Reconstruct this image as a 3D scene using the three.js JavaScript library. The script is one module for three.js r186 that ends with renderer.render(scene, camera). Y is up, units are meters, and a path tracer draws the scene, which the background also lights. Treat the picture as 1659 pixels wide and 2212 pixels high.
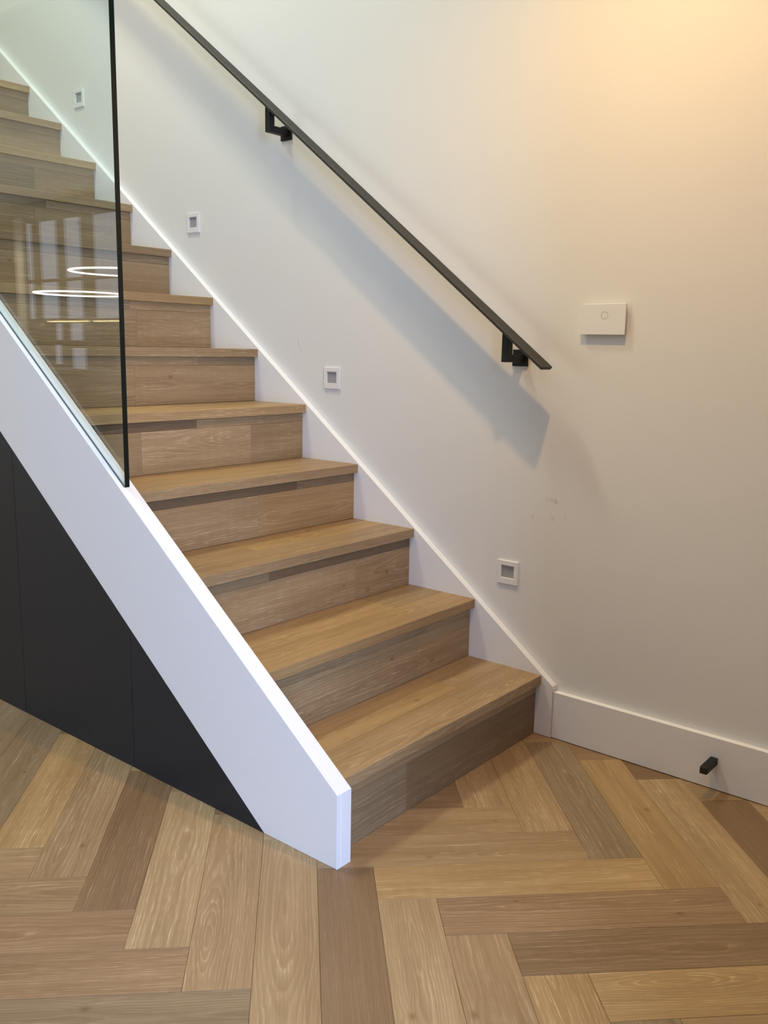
import * as THREE from 'three';
import { mergeGeometries } from 'three/addons/utils/BufferGeometryUtils.js';
import { RoundedBoxGeometry } from 'three/addons/geometries/RoundedBoxGeometry.js';
import { RectAreaLightUniformsLib } from 'three/addons/lights/RectAreaLightUniformsLib.js';

// ---------------------------------------------------------------- camera, sky, lights, exposure
const scene = new THREE.Scene();
const camera = new THREE.PerspectiveCamera(59.26, 1659 / 2212, 0.02, 100);
{
  const yaw = 0.68645, pitch = -0.17919, roll = 0.01832;
  const cy = Math.cos(yaw), sy = Math.sin(yaw);
  const fw = new THREE.Vector3(-sy * Math.cos(pitch), Math.sin(pitch), -cy * Math.cos(pitch));
  const rt = new THREE.Vector3(cy, 0, -sy), up = new THREE.Vector3().crossVectors(rt, fw);
  const c = Math.cos(roll), s = Math.sin(roll);
  const r2 = rt.clone().multiplyScalar(c).addScaledVector(up, s), u2 = up.clone().multiplyScalar(c).addScaledVector(rt, -s);
  camera.position.set(1.28031, 1.14912, 2.32919);
  camera.quaternion.setFromRotationMatrix(new THREE.Matrix4().makeBasis(r2, u2, fw.clone().negate()));
}
scene.background = new THREE.Color(1.0, 1.02, 1.2);            // overcast sky
const renderer = new THREE.WebGLRenderer({ antialias: true });
renderer.toneMapping = THREE.LinearToneMapping;
renderer.toneMappingExposure = 1.03;
renderer.shadowMap.enabled = true;
RectAreaLightUniformsLib.init();
const LIGHT = {
  lamp: { color: [1, 0.60, 0.25], power: 5.1, at: [0.36, 2.65, 0.69], angle: 1.4, soft: 1.5 },  // warm downlight over the foot of the stairs
  panel: { color: [1, 0.99, 0.76], power: 92, at: [-1.6, 4.95, 1.11], size: 0.45 },            // ceiling panel high in the stairwell
  entry: { color: [0.73, 0.98, 1.54], power: 13.6 },                                            // daylight through the glazing beside the entry
  garden: { color: [1, 0.97, 0.74], power: 2.0 },                                           // daylight through the big window behind the camera
};

// ---------------------------------------------------------------- helpers
const R = (seed) => () => { seed = (seed + 0x6d2b79f5) | 0; let t = Math.imul(seed ^ (seed >>> 15), 1 | seed); t = (t + Math.imul(t ^ (t >>> 7), 61 | t)) ^ t; return ((t ^ (t >>> 14)) >>> 0) / 4294967296; };
const used = new Map();
const numbered = (n) => { const k = used.get(n) ?? 0; used.set(n, k + 1); return k ? `${n}_${String(k).padStart(3, '0')}` : n; };
const col = (r, g, b) => new THREE.Color().setRGB(r, g, b);
function mesh(name, geometry, material, parent) {
  const m = new THREE.Mesh(geometry, material);
  m.name = parent ? name : numbered(name); m.castShadow = m.receiveShadow = true;
  (parent ?? scene).add(m);
  return m;
}
function group(name, parent, [x, y, z] = [0, 0, 0]) {
  const g = new THREE.Group(); g.name = parent ? name : numbered(name); g.position.set(x, y, z);
  (parent ?? scene).add(g);
  return g;
}
const tag = (o, label, category, grp) => { Object.assign(o.userData, { label, category }); if (grp) o.userData.group = grp; return o; };
const struct = (o, label) => { o.userData.kind = 'structure'; if (label) o.userData.label = label; return o; };
const box = (x0, x1, y0, y1, z0, z1) => new THREE.BoxGeometry(x1 - x0, y1 - y0, z1 - z0).translate((x0 + x1) / 2, (y0 + y1) / 2, (z0 + z1) / 2);
const rbox = (x0, x1, y0, y1, z0, z1, r = 0.001) => new RoundedBoxGeometry(x1 - x0, y1 - y0, z1 - z0, 1, r).translate((x0 + x1) / 2, (y0 + y1) / 2, (z0 + z1) / 2);
function prism(points, z0, z1, bevel = 0) {                    // polygon in x, y drawn out along z
  const s = new THREE.Shape(points.map(([x, y]) => new THREE.Vector2(x, y)));
  const g = new THREE.ExtrudeGeometry(s, { depth: z1 - z0 - 2 * bevel, bevelEnabled: bevel > 0, bevelThickness: bevel, bevelSize: bevel, bevelOffset: -bevel, bevelSegments: 1, steps: 1 });
  return g.translate(0, 0, z0 + bevel);
}

// ---------------------------------------------------------------- oak
const hash = (x, y, s) => { let h = Math.imul(x, 374761393) + Math.imul(y, 668265263) + Math.imul(s, 974634541) | 0; h = Math.imul(h ^ (h >>> 13), 1274126177); return ((h ^ (h >>> 16)) >>> 0) / 4294967296; };
function noise(x, y, s) {                                      // -1 .. 1
  const ix = Math.floor(x), iy = Math.floor(y); let fx = x - ix, fy = y - iy;
  fx = fx * fx * (3 - 2 * fx); fy = fy * fy * (3 - 2 * fy);
  const a = hash(ix, iy, s), b = hash(ix + 1, iy, s), c = hash(ix, iy + 1, s), d = hash(ix + 1, iy + 1, s);
  return 2 * (a + (b - a) * fx + (c - a) * fy + (a - b - c + d) * fx * fy) - 1;
}
const BOARD_L = 0.66, BOARD_W = 0.13, TW = 1280, TH = 256;
const r0 = (a, b) => Math.sqrt(a * a + b * b);
function oak(seed, kind) {
  const rnd = R(seed * 7919 + 11), data = new Uint8Array(TW * TH * 4);
  const straight = kind === 'straight', v0 = straight ? -0.25 - rnd() * 0.1 : BOARD_W * (0.25 + 0.5 * rnd()), d0 = straight ? 0.05 : 0.012 + rnd() * 0.02;
  const spacing = straight ? 0.0042 + rnd() * 0.002 : 0.006 + rnd() * 0.003, lime = 0.8 + rnd() * 1.0, drift = (rnd() - 0.5) * 0.05;
  const knots = [];
  for (let k = 0, n = kind === 'knots' ? 2 : rnd() < 0.25 ? 1 : 0; k < n; k++) knots.push([0.08 + rnd() * 0.5, 0.02 + rnd() * 0.09, 0.003 + rnd() * 0.004]);
  for (let j = 0; j < TH; j++) for (let i = 0; i < TW; i++) {
    const u = (i / TW) * BOARD_L, v = (j / TH) * BOARD_W;
    let dv = 0, dark = 0;
    for (const [ku, kv, kr] of knots) {
      const q = Math.hypot((u - ku) * 0.45, v - kv);
      dv += Math.sign(v - kv) * kr * 1.2 * Math.exp(-((q / (kr * 3)) ** 2));
      dark += Math.exp(-((Math.hypot((u - ku) * 0.7, v - kv) / kr) ** 2)) * (0.75 + 0.25 * noise(u * 900, v * 900, seed));
    }
    const warp = 0.010 * noise(u * 4, v * 6, seed + 1) + 0.004 * noise(u * 13, v * 22, seed + 2) + 0.0016 * noise(u * 48, v * 90, seed + 3);
    const dd = d0 + drift * (u / BOARD_L - 0.5) * 2 + 0.022 * noise(u * 2.6, 3, seed + 4), vv = v - v0 + dv + (straight ? warp * 0.25 : 0);
    const r = Math.sqrt(vv * vv + dd * dd) + (straight ? 0 : warp * 0.55) + 0.002 * noise(r0(vv, dd) * 160, 5, seed + 13);
    const f0 = r / spacing, ring = Math.floor(f0), f = f0 - ring, weight = 0.35 + 0.65 * hash(ring, 7, seed);   // rings of uneven strength
    const late = f < 0.8 ? f / 0.8 : (1 - f) / 0.2;                                    // dark towards the end of each year's ring
    const patch = 0.5 + 0.5 * noise(u * 4.5, v * 22, seed + 8);
    const fibre = 0.5 * noise(u * 14, v * 1300, seed + 5) + 0.5 * noise(u * 42, v * 1700, seed + 6);
    const dash = noise(u * 30, v * 1100 + 40 * warp, seed + 7), pore = Math.max(0, dash - 0.1) * (f < 0.4 ? 1 : 0.45) * (0.3 + 0.7 * patch);
    const broad = 0.55 * noise(u * 2.5, v * 9, seed + 9) + 0.45 * noise(u * 5, v * 38, seed + 10), streak = noise(u * 3.2, v * 130, seed + 14);
    let t = 0.475 - 0.125 * weight * (late - 0.5) + 0.055 * fibre + 0.085 * broad + 0.045 * streak + 0.23 * lime * pore;
    if (f < 0.16) t += 0.22 * lime * weight * Math.max(0, noise(u * 26, v * 420, seed + 12) + 0.15) * (0.25 + 0.75 * patch);   // limed pores, broken along the ring
    t -= 0.3 * Math.min(1, dark);
    const o = (j * TW + i) * 4, grey = 0.5 * lime * pore;
    data[o] = THREE.MathUtils.clamp(255 * (0.40 + 0.52 * t), 0, 255);
    data[o + 1] = THREE.MathUtils.clamp(255 * (0.29 + 0.53 * t + 0.04 * grey), 0, 255);
    data[o + 2] = THREE.MathUtils.clamp(255 * (0.165 + 0.485 * t + 0.08 * grey), 0, 255);
    data[o + 3] = 255;
  }
  const tx = new THREE.DataTexture(data, TW, TH, THREE.RGBAFormat);
  tx.colorSpace = THREE.SRGBColorSpace; tx.magFilter = THREE.LinearFilter; tx.minFilter = THREE.LinearMipmapLinearFilter; tx.generateMipmaps = true;
  tx.wrapS = tx.wrapT = THREE.MirroredRepeatWrapping; tx.needsUpdate = true;
  return tx;
}
const KINDS = ['plain', 'straight', 'plain', 'knots', 'plain', 'straight', 'plain', 'straight', 'plain', 'knots', 'plain', 'straight'];
const OAK = KINDS.map((k, n) => oak(n + 1, k));
const TINTS = {
  light: [1.10, 1.10, 1.10], honey: [1.10, 1.06, 0.98], mid: [0.98, 0.97, 0.97], tan: [1.03, 1.01, 1.0], rose: [0.92, 0.87, 0.87], grey: [0.86, 0.88, 0.92], brown: [0.80, 0.76, 0.75], dark: [0.66, 0.63, 0.65],
};
const oakCache = new Map();
function oakMat(tex, tint) {
  const key = tex + tint;
  if (!oakCache.has(key)) {
    const m = new THREE.MeshPhysicalMaterial({ map: OAK[tex], color: col(...TINTS[tint].map((x) => x ** 1.6 * 0.86)), roughness: 0.46, bumpMap: OAK[tex], bumpScale: 0.0004, specularIntensity: 0.8 });
    m.name = 'oak_' + tint; oakCache.set(key, m);
  }
  return oakCache.get(key);
}
// a board lying in x (length), z (width), top face at y = 0; edges chamfered
const boardCache = new Map();
function boardGeo(L, W, T, c = 0.0007, flip = 0, uo = 0.0, vo = 0.0) {
  const key = [L, W, T, c, flip, uo, vo].map((x) => x.toFixed(4)).join();
  if (boardCache.has(key)) return boardCache.get(key);
  const a = L / 2, b = W / 2;
  const rings = [[a - c, 0, b - c], [a, -c, b], [a, -T, b]].map(([x, y, z]) => [[-x, y, -z], [-x, y, z], [x, y, z], [x, y, -z]]);
  const tri = [], q = (p, r, s, t) => tri.push(p, r, s, p, s, t);
  q(...rings[0]);
  for (let n = 0; n < 2; n++) for (let k = 0; k < 4; k++) q(rings[n][k], rings[n + 1][k], rings[n + 1][(k + 1) % 4], rings[n][(k + 1) % 4]);
  q(rings[2][3], rings[2][2], rings[2][1], rings[2][0]);
  const pos = [], uv = [];
  for (const [x, y, z] of tri) {
    pos.push(x, y, z);
    let u = (x + a) / BOARD_L + uo, v = (z + b + (z > 0 ? -y : y)) / BOARD_W + vo;
    if (flip & 1) u = L / BOARD_L + 2 * uo - u;
    if (flip & 2) v = W / BOARD_W + 2 * vo - v;
    uv.push(u, v);
  }
  const g = new THREE.BufferGeometry();
  g.setAttribute('position', new THREE.Float32BufferAttribute(pos, 3)); g.setAttribute('uv', new THREE.Float32BufferAttribute(uv, 2)); g.computeVertexNormals();
  boardCache.set(key, g);
  return g;
}

// ---------------------------------------------------------------- other materials
const std = (o) => new THREE.MeshPhysicalMaterial(o);
const M = {
  paint: std({ color: col(0.80, 0.795, 0.775), roughness: 0.55, specularIntensity: 0.4 }),
  trim: std({ color: col(0.87, 0.87, 0.87), roughness: 0.42, specularIntensity: 0.7 }),
  black: std({ color: col(0.0165, 0.0195, 0.0245), roughness: 0.5, specularIntensity: 0.6 }),
  iron: std({ color: col(0.026, 0.026, 0.023), roughness: 0.55, specularIntensity: 0.8 }),
  ironDark: std({ color: col(0.010, 0.010, 0.010), roughness: 0.5, specularIntensity: 0.5 }),
  rubber: std({ color: col(0.012, 0.012, 0.011), roughness: 0.6 }),
  glass: std({ color: col(0.91, 0.975, 0.985), roughness: 0, transmission: 1, thickness: 0, ior: 1.5 }),
  pane: std({ color: col(0.97, 0.98, 0.98), roughness: 0, transmission: 1, thickness: 0, ior: 1.5 }),
  glassEdge: std({ color: col(0.004, 0.009, 0.007), roughness: 0.12, specularIntensity: 0.6 }),
  gasket: std({ color: col(0.10, 0.12, 0.12), roughness: 0.5 }),
  plastic: std({ color: col(0.83, 0.83, 0.82), roughness: 0.35 }),
  lens: std({ color: col(0.36, 0.36, 0.37), roughness: 0.5 }),
  subfloor: std({ color: col(0.07, 0.045, 0.025), roughness: 0.9 }),
  timber: std({ color: col(0.10, 0.072, 0.05), roughness: 0.8, specularIntensity: 0.2 }),
  cream: std({ color: col(0.8, 0.74, 0.64), roughness: 0.6 }),
};

// ---------------------------------------------------------------- stair geometry numbers
const g = 0.24806, r = 0.19, nose = 0.0166, slope = r / g, zs = 0.0239, zi = 0.9178, zo = 0.9647, STEPS = 15;
const XL = -9.6, XR = 2.8, ZF = 5.0, CEIL = 2.65, SHAFT_X = 0.05, SHAFT_X0 = -4.4, SHAFT_Z = 1.9, TOP = 4.95;

// ---------------------------------------------------------------- floor: herringbone planks
{
  const floor = struct(group('floor'));
  mesh('subfloor', box(XL - 0.2, XR + 0.2, -0.06, -0.0125, -0.15, ZF + 0.2), M.subfloor, floor);
  const w = 0.12559, a0 = -0.43811, b0 = 0.70929, th = Math.PI / 4 - 0.00675, c = Math.cos(th), s = Math.sin(th), L = 5 * w;
  const toXZ = (al, be) => [al * c + be * s, -al * s + be * c];
  const rnd = R(4242), list = [];
  const bag = ['tan', 'mid', 'light', 'honey', 'tan', 'mid', 'grey', 'rose', 'tan', 'brown'];
  // planks the photo shows clearly: tone and kind of grain
  const CROSS = { '1,0': ['rose', 9], '2,0': ['brown', 4], '0,0': ['honey', 1], '-1,0': ['tan', 2], '-2,0': ['tan', 5], '3,0': ['honey', 0], '4,0': ['tan', 7], '-1,-1': ['tan', 1], '0,-1': ['mid', 3], '1,-1': ['rose', 4], '2,-1': ['rose', 1], '3,-1': ['grey', 8], '-2,-1': ['rose', 7] };
  const ALONG = { '-2,0': ['brown', 7], '-1,0': ['light', 8], '0,0': ['tan', 3], '1,0': ['honey', 10], '-3,0': ['light', 6], '-4,0': ['tan', 0], '-5,0': ['light', 4], '-6,0': ['brown', 11], '-7,0': ['mid', 9], '-8,0': ['honey', 5], '-9,0': ['grey', 2], '-10,0': ['grey', 1],
    '2,1': ['tan', 1], '3,1': ['grey', 4], '4,1': ['honey', 8], '5,1': ['light', 5], '6,1': ['brown', 7], '7,1': ['mid', 2], '1,1': ['tan', 5] };
  for (let k = -12; k <= 12; k++) for (let n = -90; n <= 90; n++) for (const cross of [true, false]) {
    // cross: long along alpha in row n, spans [n-1+10k, n+4+10k]; along: long along beta in column n, spans [n+2-10k, n+7-10k]
    const al = cross ? a0 + (n + 1.5 + 10 * k) * w : a0 + (n + 0.5) * w, be = cross ? b0 + (n + 0.5) * w : b0 + (n + 4.5 - 10 * k) * w;
    const [x, z] = toXZ(al, be), rx = 0.28;
    if (x < XL - rx || x > XR + rx || z < -0.22 || z > ZF + rx) continue;
    if (x < -0.45 && z < 0.66) continue;                                        // closed in under the stairs
    const set = (cross ? CROSS : ALONG)[n + ',' + k] ?? [bag[Math.floor(rnd() * bag.length)], Math.floor(rnd() * OAK.length)];
    list.push({ x, z, turn: cross ? th : th - Math.PI / 2, tint: set[0], tex: set[1], flip: Math.floor(rnd() * 4), d: Math.hypot(x - 0.1, (z - 1.1) * 1.1) });
  }
  list.sort((p, q) => p.d - q.d);
  const rest = new Map(), m4 = new THREE.Matrix4();
  list.forEach((p, n) => {
    const geo = boardGeo(L - 0.0005, w - 0.0005, 0.012, 0.0007, p.flip);
    if (n < 300) { const o = mesh('plank', geo, oakMat(p.tex, p.tint), floor); o.position.set(p.x, 0, p.z); o.rotation.y = p.turn; return; }
    const key = p.tex % 3;
    if (!rest.has(key)) rest.set(key, []);
    rest.get(key).push(geo.clone().applyMatrix4(m4.makeRotationY(p.turn).setPosition(p.x, 0, p.z)));
  });
  const parts = [...rest.entries()].sort((p, q) => p[0] - q[0]);
  const merged = mergeGeometries(parts.map(([, a]) => mergeGeometries(a)), true);
  mesh('distant_planks', merged, parts.map(([k]) => oakMat(k, ['tan', 'mid', 'honey'][k])), floor).userData.kind = 'stuff';
}

// ---------------------------------------------------------------- walls and ceilings
{
  // the painted wall behind the stairs, with its few scuffs
  const cv = document.createElement('canvas'); cv.width = 2048; cv.height = 1024;
  const cx = cv.getContext('2d'), WX0 = -1.4, WW = 1.8, WY0 = 0.5, WH = 0.9;
  cx.fillStyle = '#fff'; cx.fillRect(0, 0, 2048, 1024);
  const at = (x, y) => [(x - WX0) / WW * 2048, (1 - (y - WY0) / WH) * 1024];
  const rnd = R(77);
  for (const [x, y, n, sx, sy, op] of [[0.008, 0.722, 26, 0.02, 0.005, 0.075], [0.022, 0.717, 9, 0.006, 0.006, 0.09], [-0.054, 0.662, 8, 0.003, 0.005, 0.08], [0.012, 0.668, 14, 0.009, 0.007, 0.06], [0.056, 0.676, 6, 0.004, 0.006, 0.05]])
    for (let k = 0; k < n; k++) {
      const [px, py] = at(x + (rnd() - 0.5) * 2 * sx, y + (rnd() - 0.5) * 2 * sy);
      cx.fillStyle = `rgba(120,112,105,${op * 0.5 * (0.6 + rnd())})`; cx.beginPath(); cx.ellipse(px, py, 2 + rnd() * 4, 2 + rnd() * 3, rnd() * 3, 0, 7); cx.fill();
    }
  cx.strokeStyle = 'rgba(120,125,120,0.28)'; cx.lineWidth = 2; cx.beginPath(); cx.moveTo(...at(-1.043, 1.182)); cx.quadraticCurveTo(...at(-1.036, 1.155), ...at(-1.020, 1.137)); cx.stroke();
  const tx = new THREE.CanvasTexture(cv); tx.colorSpace = THREE.SRGBColorSpace; tx.wrapS = tx.wrapT = THREE.ClampToEdgeWrapping;
  const wallPaint = M.paint.clone(); wallPaint.map = tx;
  const gw = box(XL - 0.15, XR + 0.15, 0, TOP + 0.1, -0.15, 0), p = gw.attributes.position, uv = gw.attributes.uv;
  for (let i = 0; i < p.count; i++) uv.setXY(i, (p.getX(i) - WX0) / WW, (p.getY(i) - WY0) / WH);
  struct(mesh('wall_back', gw, wallPaint));
}
function holedWall(name, along, lo, hi, y0, y1, p0, p1, holes, material) {      // holes: [a0, a1, y0, y1]; along: 'x' (thick in z) or 'z' (thick in x)
  const as = [...new Set([lo, hi, ...holes.flatMap((h) => [h[0], h[1]])])].sort((a, b) => a - b), ys = [...new Set([y0, y1, ...holes.flatMap((h) => [h[2], h[3]])])].sort((a, b) => a - b), gs = [];
  for (let i = 0; i + 1 < as.length; i++) for (let j = 0; j + 1 < ys.length; j++) {
    const a = (as[i] + as[i + 1]) / 2, y = (ys[j] + ys[j + 1]) / 2;
    if (holes.some((h) => a > h[0] && a < h[1] && y > h[2] && y < h[3])) continue;
    gs.push(along === 'x' ? box(as[i], as[i + 1], ys[j], ys[j + 1], p0, p1) : box(p0, p1, ys[j], ys[j + 1], as[i], as[i + 1]));
  }
  return struct(mesh(name, mergeGeometries(gs), material));
}
const HIGH = [[-8.40, -8.27], [-8.13, -7.77], [-7.64, -7.31], [-7.10, -6.45]].flatMap(([a, b]) => [[a, b, 1.83, 2.44], [a, b, 1.41, 1.80]]);
const LOW = [[-7.88, -7.73, 1.18, 1.36], [-7.60, -7.33, 1.18, 1.36], [-7.91, -7.77, 0.92, 1.13], [-7.58, -7.29, 0.88, 1.10]];
const GARDEN = [-6.2, -3.0, 0.15, 2.4], ENTRY = [2.12, 3.25, 0.06, 2.5];
holedWall('wall_front', 'x', XL, XR, 0, CEIL, ZF, ZF + 0.03, [...HIGH, ...LOW, GARDEN], M.timber);
holedWall('wall_right', 'z', 0, ZF, 0, CEIL, XR, XR + 0.15, [ENTRY], M.paint);
struct(mesh('wall_left', box(XL - 0.15, XL, 0, CEIL, 0, ZF), M.paint));
struct(mesh('wall_entry', box(1.33, 1.45, 0, CEIL, 0, 1.5), M.timber));          // short wall at the right, where the door that the stop serves hangs
struct(mesh('ceiling', mergeGeometries([box(SHAFT_X, XR, CEIL, CEIL + 0.2, 0, ZF), box(XL, SHAFT_X0, CEIL, CEIL + 0.2, 0, ZF), box(SHAFT_X0, SHAFT_X, CEIL, CEIL + 0.2, SHAFT_Z, ZF)]), M.paint));
struct(mesh('wall_stairwell', mergeGeometries([box(SHAFT_X, SHAFT_X + 0.12, CEIL + 0.2, TOP, 0, SHAFT_Z + 0.12), box(SHAFT_X0 - 0.12, SHAFT_X0, CEIL + 0.2, TOP, 0, SHAFT_Z + 0.12), box(SHAFT_X0, SHAFT_X, CEIL + 0.2, TOP, SHAFT_Z, SHAFT_Z + 0.12)]), M.paint));
struct(mesh('ceiling_stairwell', box(SHAFT_X0 - 0.12, SHAFT_X + 0.12, TOP, TOP + 0.1, 0, SHAFT_Z + 0.12), M.paint));

// ---------------------------------------------------------------- windows (all behind or beside the camera)
function windowIn(name, along, hole, p, mullions, transoms, frameMat, light, dir) {
  const w = struct(group(name)), [a0, a1, y0, y1] = hole, put = (u0, u1, v0, v1, d0, d1) => (along === 'x' ? box(u0, u1, v0, v1, p + d0, p + d1) : box(p + d0, p + d1, v0, v1, u0, u1)), f = 0.05;
  mesh('window_frame', mergeGeometries([put(a0, a0 + f, y0, y1, 0.03, 0.1), put(a1 - f, a1, y0, y1, 0.03, 0.1), put(a0 + f, a1 - f, y0, y0 + f, 0.03, 0.1), put(a0 + f, a1 - f, y1 - f, y1, 0.03, 0.1)]), frameMat, w);
  for (let k = 1; k < mullions; k++) { const a = a0 + (a1 - a0) * k / mullions; mesh('mullion', put(a - 0.025, a + 0.025, y0 + f, y1 - f, 0.035, 0.095), frameMat, w); }
  for (const t of transoms) mesh('transom', put(a0 + f, a1 - f, t - 0.02, t + 0.02, 0.04, 0.09), frameMat, w);
  mesh('pane', put(a0 + f, a1 - f, y0 + f, y1 - f, 0.062, 0.0635), M.pane, w);
  if (light) {
    const l = new THREE.RectAreaLight(col(...light.color), light.power, a1 - a0 - 2 * f, y1 - y0 - 2 * f);
    const am = (a0 + a1) / 2, ym = (y0 + y1) / 2;
    if (along === 'x') { l.position.set(am, ym, p + 0.02); l.lookAt(am, ym, p + 0.02 + dir); } else { l.position.set(p + 0.02, ym, am); l.lookAt(p + 0.02 + dir, ym, am); }
    l.castShadow = true; l.name = 'daylight'; scene.add(l);
  }
}
windowIn('window_1', 'z', ENTRY, XR, 3, [], M.ironDark, LIGHT.entry, -1);
windowIn('window_2', 'x', GARDEN, ZF, 4, [1.8], M.timber, LIGHT.garden, -1);
{
  const w = struct(group('window_3'));
  for (const [a0, a1, y0, y1] of [...HIGH, ...LOW]) mesh('pane', box(a0, a1, y0, y1, ZF + 0.008, ZF + 0.0095), M.pane, w);
  struct(mesh('trim_2', box(-8.57, -8.43, 0, 2.5, ZF - 0.03, ZF), M.cream));
}

// ---------------------------------------------------------------- skirting and baseboard on the painted wall
{
  const top = (x) => 0.20674 - slope * x;
  struct(mesh('trim_1', prism([[0.0565, 0.001], [0.0565, top(0.0565)], [-3.75, top(-3.75)], [-3.75, top(-3.75) - 0.62], [-0.54, 0.001]], 0, zs, 0.0012), M.trim), 'white sloped skirting board along the wall side of the stairs');
  struct(mesh('baseboard_right', rbox(0.0575, 1.33, 0.002, 0.14613, 0, 0.0198, 0.0012), M.trim), 'white baseboard at the foot of the wall, right of the stairs');
}

// ---------------------------------------------------------------- staircase
const stairs = tag(group('staircase'), 'closed oak staircase with board treads and risers beside a white stringer', 'staircase');
{
  const rnd = R(991);
  // joints between the boards across each step (distances z from the wall) as the photo shows them
  const LOWER = { 1: [0.658], 2: [0.295], 3: [0.294], 4: [0.469], 5: [0.271, 0.71], 6: [0.552], 7: [0.36], 8: [0.62], 9: [0.45], 10: [0.3], 11: [0.6], 12: [0.42], 13: [0.7], 14: [0.35], 15: [0.5] };
  const STRIP = { 1: [0.402], 2: [0.25], 3: [0.657], 4: [0.30], 5: [0.5], 6: [0.289], 7: [0.389], 8: [0.66], 9: [0.4], 10: [0.55], 11: [0.3], 12: [0.6], 13: [0.45], 14: [0.5], 15: [0.4] };
  const CROSS = { 1: [0.277], 2: [0.27], 3: [0.6], 4: [0.36], 5: [0.45], 6: [0.62], 7: [0.3], 8: [0.5], 9: [0.35], 10: [0.6], 11: [0.4], 12: [0.5], 13: [0.3], 14: [0.6], 15: [0.4] };
  // [tint, texture] of each board, from the wall outwards
  const LOWTONE = { 1: [['brown', 1], ['grey', 4]], 2: [['tan', 2], ['mid', 9]], 3: [['tan', 3], ['tan', 5]], 4: [['honey', 6], ['tan', 1]], 5: [['mid', 5], ['light', 0], ['mid', 7]], 6: [['tan', 8], ['mid', 3]], 7: [['tan', 1], ['mid', 4]], 8: [['tan', 7], ['tan', 2]] };
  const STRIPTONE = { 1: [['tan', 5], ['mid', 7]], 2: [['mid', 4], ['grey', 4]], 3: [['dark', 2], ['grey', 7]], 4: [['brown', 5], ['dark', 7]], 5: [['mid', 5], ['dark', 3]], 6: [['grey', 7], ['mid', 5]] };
  const bag = ['tan', 'mid', 'honey', 'tan', 'grey'];
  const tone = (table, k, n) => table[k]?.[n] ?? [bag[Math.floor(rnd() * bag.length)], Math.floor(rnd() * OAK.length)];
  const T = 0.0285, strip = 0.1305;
  const spans = (joints) => { const z = [zs, ...joints, zi]; return z.slice(1).map((b, i) => [z[i], b]); };
  // a board with its length along z; flat (a tread) or standing (a riser)
  const lay = (name, parent, z0, z1, x0, x1, y, thick, [tint, tex], c = 0.0006) => {
    const o = mesh(name, boardGeo(z1 - z0 - 0.0005, x1 - x0 - 0.0004, thick, c, Math.floor(rnd() * 4), Math.floor(rnd() * 6) * 0.15, Math.floor(rnd() * 4) * 0.02), oakMat(tex, tint), parent);
    o.position.set((x0 + x1) / 2, y, (z0 + z1) / 2); o.rotation.y = Math.PI / 2; return o;
  };
  const stand = (name, parent, z0, z1, y0, y1, x, thick, [tint, tex]) => {
    const o = mesh(name, boardGeo(z1 - z0 - 0.0005, y1 - y0 - 0.0004, thick, 0.0005, Math.floor(rnd() * 4), Math.floor(rnd() * 6) * 0.15, 0), oakMat(tex, tint), parent);
    o.position.set(x, (y0 + y1) / 2, (z0 + z1) / 2);
    o.quaternion.setFromRotationMatrix(new THREE.Matrix4().makeBasis(new THREE.Vector3(0, 0, -1), new THREE.Vector3(1, 0, 0), new THREE.Vector3(0, -1, 0))); return o;
  };
  for (let k = 1; k <= STEPS; k++) {
    const x = -(k - 1) * g, y = (k - 1) * r, top = k * r;
    const riser = group('riser', stairs, [0, 0, 0]);
    spans(LOWER[k]).forEach(([a, b], n) => stand('board', riser, a, b, y + 0.0005, y + strip, x, 0.016, tone(LOWTONE, k, n)));
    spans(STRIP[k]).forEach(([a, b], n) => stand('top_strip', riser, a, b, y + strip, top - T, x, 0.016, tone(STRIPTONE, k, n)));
    const tread = group('tread', stairs, [0, 0, 0]);
    lay('nosing_board', tread, zs, zi, x - 0.109, x + nose, top, T, [['honey', 'tan', 'honey', 'mid', 'tan'][k % 5], [10, 0, 6, 2, 8, 4][k % 6]], 0.0012);
    spans(CROSS[k]).forEach(([a, b], n) => lay('board', tread, a, b, x - 0.235, x - 0.109, top, T, [[['honey', 'tan'], ['tan', 'honey'], ['mid', 'honey']][k % 3][n % 2], (k * 5 + n * 3) % 12]));
    lay('back_strip', tread, zs, zi, x - g - 0.016, x - 0.235, top, T, [['rose', 'mid', 'tan'][k % 3], (k * 7 + 1) % 12]);
  }
  // white stringer: two boards glued, the seam shows on its end
  const xe = 0.0445, top = (x) => 0.1788 + slope * (xe - x), low = (x) => -0.14697 - slope * x, far = -3.6;
  const out = [[xe, 0], [xe, top(xe)], [far, top(far)], [far, low(far)], [-0.14697 / slope, 0]];
  const stringer = group('stringer', stairs);
  mesh('facing_board', prism(out, 0.9524, zo, 0.0009), M.trim, stringer);
  mesh('inner_board', prism(out, zi, 0.9522, 0.0009), M.trim, stringer);
}
{
  // black panels closing the space under the stringer
  const pn = tag(group('understair_panelling'), 'black flush panels closing the triangle under the white stair stringer', 'panelling');
  const low = (x) => -0.14697 - slope * x - 0.0006, xs = [-0.1935, -0.711, -1.280, -1.849, -2.418, -2.987, -3.55];
  for (let n = 0; n + 1 < xs.length; n++) {
    const a = xs[n] - (n ? 0.001 : 0), b = xs[n + 1] + 0.001;
    mesh('panel', prism(n ? [[a, 0.0005], [a, low(a)], [b, low(b)], [b, 0.0005]] : [[a, 0.0005], [b, low(b)], [b, 0.0005]], zo - 0.020, zo + 0.0005, 0.0006), M.black, pn);
  }
}

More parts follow.
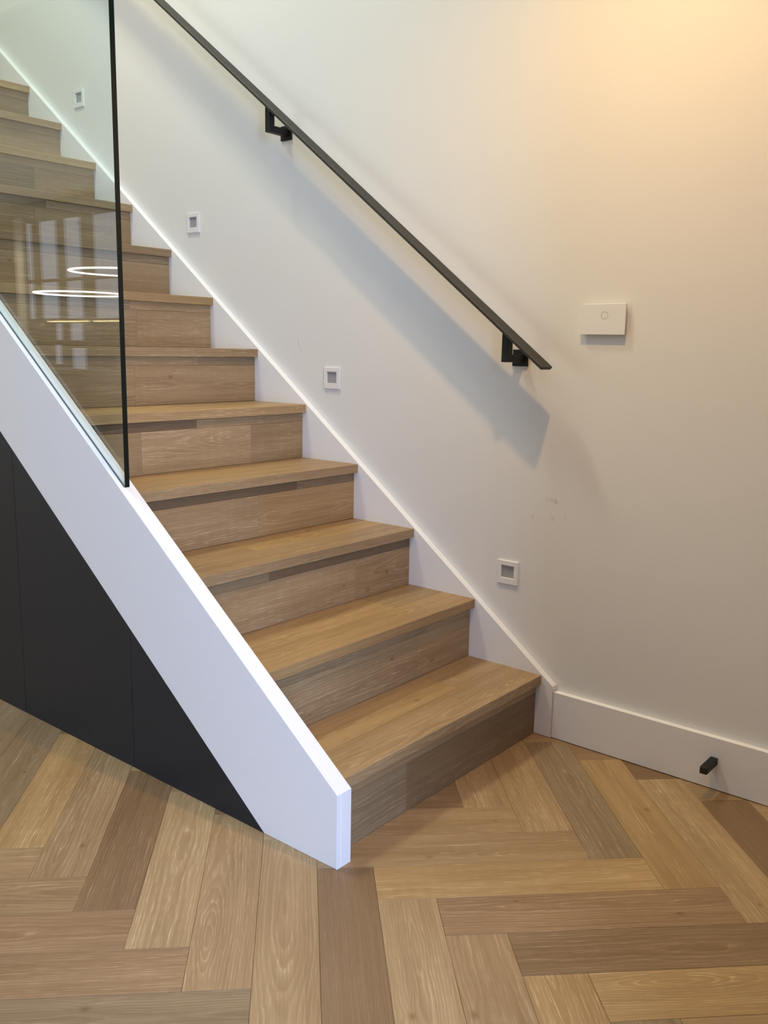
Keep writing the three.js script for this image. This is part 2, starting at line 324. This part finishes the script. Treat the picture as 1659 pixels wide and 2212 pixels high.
// ---------------------------------------------------------------- glass balustrade
{
  const xf = -0.736, xb = -2.05, stringerTop = (x) => 0.1788 + slope * (0.0445 - x) + 0.0005, z0 = 0.934, z1 = 0.948, hgt = 1.28;
  const gp = tag(group('glass_balustrade'), 'frameless clear glass panel standing on the white stringer', 'balustrade');
  mesh('glass_pane', prism([[xf - 0.001, stringerTop(xf)], [xf - 0.001, stringerTop(xf) + hgt], [xb, stringerTop(xb) + hgt], [xb, stringerTop(xb)]], z0, z1), M.glass, gp).userData.label = 'clear glass sheet';
  mesh('glass_edge', box(xf - 0.001, xf + 0.0004, stringerTop(xf), stringerTop(xf) + hgt, z0, z1), M.glassEdge, gp).userData.label = 'polished dark green upright edge of the glass';
  const d = 0.004;
  mesh('gasket', prism([[xf, stringerTop(xf)], [xf, stringerTop(xf) + d], [xb, stringerTop(xb) + d], [xb, stringerTop(xb)]], z1, z1 + 0.003), M.gasket, gp);
}

// ---------------------------------------------------------------- handrail
{
  const hr = tag(group('handrail'), 'black flat metal handrail sloping along the wall on square brackets', 'handrail');
  const z0 = 0.057, z1 = 0.114, t = 0.0098, x0 = 0.020, y0 = 1.108, len = 4.3, cs = g / Math.hypot(g, r), sn = r / Math.hypot(g, r), b = 0.0018;
  const bar = prism([[0, 0], [-len * cs, len * sn], [-len * cs - t * sn, len * sn - t * cs], [-t * sn, -t * cs]], z0, z1, b);
  mesh('rail', bar.translate(x0, y0, 0), M.iron, hr);
  const under = (x) => y0 + slope * (x0 - x) - t / cs;
  for (let k = 0; k < 3; k++) {
    const bx = -0.1145 - 0.9768 * k, by = 1.118 + 0.7485 * k, br = group('bracket', hr), zc = 0.084, h = 0.0115;
    mesh('post', prism([[bx - h, by], [bx + h, by], [bx + h, under(bx + h)], [bx - h, under(bx - h)]], zc - h, zc + h, 0.0008), M.ironDark, br);
    mesh('arm', rbox(bx - h, bx + h, by, by + 0.0215, 0.006, zc - h, 0.0008), M.ironDark, br);
    mesh('wall_plate', rbox(bx - 0.029, bx + 0.0225, by - 0.012, by + 0.0365, 0, 0.006, 0.001), M.ironDark, br);
    for (const sx of [-0.019, 0.017]) mesh('screw', new THREE.CylinderGeometry(0.0028, 0.0034, 0.0016, 12).rotateX(Math.PI / 2).translate(bx + sx, by + 0.027, 0.0068), M.iron, br);
  }
}

// ---------------------------------------------------------------- step lights set in the wall
{
  const proto = group('step_light');
  const s = 0.0365, th = 0.006, ring = new THREE.Shape([[-s, -s], [s, -s], [s, s], [-s, s]].map((p) => new THREE.Vector2(...p)));
  ring.holes.push(new THREE.Path([[-0.0225, -0.0175], [-0.0225, 0.0215], [0.0225, 0.0215], [0.0225, -0.0175]].map((p) => new THREE.Vector2(...p))));
  mesh('frame', new THREE.ExtrudeGeometry(ring, { depth: th - 0.0008, bevelEnabled: true, bevelThickness: 0.0008, bevelSize: 0.0008, bevelOffset: -0.0008, bevelSegments: 1 }), M.plastic, proto);
  mesh('lens', rbox(-0.0225, 0.0225, -0.0175, 0.0215, 0.0002, 0.0012, 0.0003), M.lens, proto);
  mesh('hood', rbox(-0.0225, 0.0225, 0.0185, 0.0215, 0.0012, 0.0048, 0.0003), M.lens, proto);
  const L = [[-0.1295, 0.4798, 'small square step light nearest the baseboard, above the lowest treads'], [-0.871, 1.046, 'second square step light up the wall from the floor, between third and fourth'], [-1.608, 1.616, 'third square step light up the wall, just right of the glass edge'], [-2.357, 2.182, 'topmost square step light, seen greenish through the glass panel']];
  L[1][2] = 'square step light second from the floor, below the middle of the handrail';
  L.forEach(([x, y, label], n) => {
    const o = n ? proto.clone() : proto;
    if (n) { o.name = numbered('step_light'); scene.add(o); }
    o.userData = {}; tag(o, label, 'light', 'step lights along the stair wall'); o.position.set(x, y, 0);
  });
}

// ---------------------------------------------------------------- control plate on the wall
{
  const c = tag(group('wall_switch', null, [0.1425, 1.2395, 0]), 'blank white rectangular wall plate with a faint round button', 'switch');
  mesh('back_box', rbox(-0.058, 0.058, -0.034, 0.034, 0, 0.0065, 0.001), M.lens, c);
  mesh('plate', rbox(-0.0655, 0.0655, -0.0415, 0.0415, 0.0065, 0.0135, 0.001), M.plastic, c);
  mesh('button_ring', new THREE.TorusGeometry(0.0098, 0.0005, 8, 40).translate(0.004, 0.0105, 0.0135), M.lens, c).userData.label = 'faint round button outline';
}

// ---------------------------------------------------------------- door stop on the baseboard
{
  const d = tag(group('door_stop', null, [0.5445, 0.0825, 0.0198]), 'square black metal door stop standing out of the white baseboard', 'door stop');
  mesh('bar', rbox(-0.0098, 0.0098, -0.0095, 0.0095, 0, 0.076, 0.0012), M.ironDark, d);
  mesh('bumper', rbox(-0.0096, 0.0096, -0.0093, 0.0093, 0.076, 0.0805, 0.0015), M.rubber, d).userData.label = 'rubber end';
}

// ---------------------------------------------------------------- lamps
function emissive(c, k) { return std({ color: col(0.8, 0.8, 0.8), emissive: col(...c), emissiveIntensity: k, roughness: 0.6 }); }
{
  const { color, power, at, angle, soft } = LIGHT.lamp;
  const d = tag(group('downlight', null, at), 'warm round downlight in the flat ceiling over the foot of the stairs', 'light');
  mesh('trim_ring', new THREE.LatheGeometry([[0.034, -0.004], [0.045, -0.004], [0.047, 0], [0.034, 0], [0.034, -0.004]].map((p) => new THREE.Vector2(...p)), 40), M.plastic, d);
  mesh('lamp_face', new THREE.CylinderGeometry(0.033, 0.033, 0.002, 32).translate(0, -0.002, 0), emissive(color, 8), d);
  const l = new THREE.SpotLight(col(...color), power, 0, angle, 1, 2);
  l.position.set(at[0], at[1] - 0.03, at[2]); l.target.position.set(at[0], 0, at[2]); l.shadow.radius = soft; l.castShadow = true; scene.add(l, l.target);
}
{
  const { color, power, at, size } = LIGHT.panel;
  const p = tag(group('ceiling_panel_light', null, at), 'square white light panel on the high ceiling over the stairs', 'light');
  mesh('frame', box(-size / 2 - 0.02, size / 2 + 0.02, -0.03, 0, -size / 2 - 0.02, size / 2 + 0.02), M.plastic, p);
  mesh('diffuser', box(-size / 2, size / 2, -0.034, -0.03, -size / 2, size / 2), emissive(color, 2), p);
  const l = new THREE.RectAreaLight(col(...color), power, size, size);
  l.position.set(at[0], at[1] - 0.04, at[2]); l.rotation.x = -Math.PI / 2; l.castShadow = true; scene.add(l);
}
{
  const at = [-8.2, CEIL, 4.35], color = [1, 0.86, 0.66], d = tag(group('downlight', null, at), 'round downlight in the ceiling by the kitchen windows behind', 'light');
  mesh('trim_ring', new THREE.LatheGeometry([[0.034, -0.004], [0.045, -0.004], [0.047, 0], [0.034, 0], [0.034, -0.004]].map((p) => new THREE.Vector2(...p)), 40), M.plastic, d);
  mesh('lamp_face', new THREE.CylinderGeometry(0.033, 0.033, 0.002, 32).translate(0, -0.002, 0), emissive(color, 4), d);
  const l = new THREE.SpotLight(col(...color), 9, 0, 1.25, 1, 2); l.position.set(at[0], at[1] - 0.03, at[2]); l.target.position.set(at[0], 0, at[2]); l.castShadow = true; scene.add(l, l.target);
}
for (const [x, y, z, rad, label] of [[-5.12, 1.72, 4.0, 0.42, 'thin glowing ring pendant hanging higher in the room behind'], [-5.76, 1.565, 4.0, 0.37, 'thin glowing ring pendant hanging lower in the room behind']]) {
  const p = tag(group('ring_pendant', null, [x, y, z]), label, 'light');
  mesh('ring', new THREE.TorusGeometry(rad, 0.007, 10, 72).rotateX(Math.PI / 2), emissive([1, 0.95, 0.85], 9), p);
  for (let k = 0; k < 3; k++) { const a = k * 2.094; mesh('cable', new THREE.CylinderGeometry(0.001, 0.001, CEIL - y, 6).translate(rad * Math.cos(a), (CEIL - y) / 2, rad * Math.sin(a)), M.iron, p); }
  const l = new THREE.SpotLight(col(1, 0.93, 0.82), 2.5, 0, 1.2, 1, 2); l.position.set(x, y - 0.02, z); l.target.position.set(x, 0, z); l.castShadow = true; scene.add(l, l.target);
}
for (const [a, b, label] of [[-7.97, -7.2, 'longer yellow strip light under the kitchen windows behind'], [-7.1, -6.6, 'shorter yellow strip light under the kitchen windows behind']])
  tag(mesh('strip_light', rbox(a, b, 1.372, 1.384, ZF - 0.02, ZF, 0.002), emissive([1, 0.8, 0.35], 5)), label, 'light');

renderer.render(scene, camera);
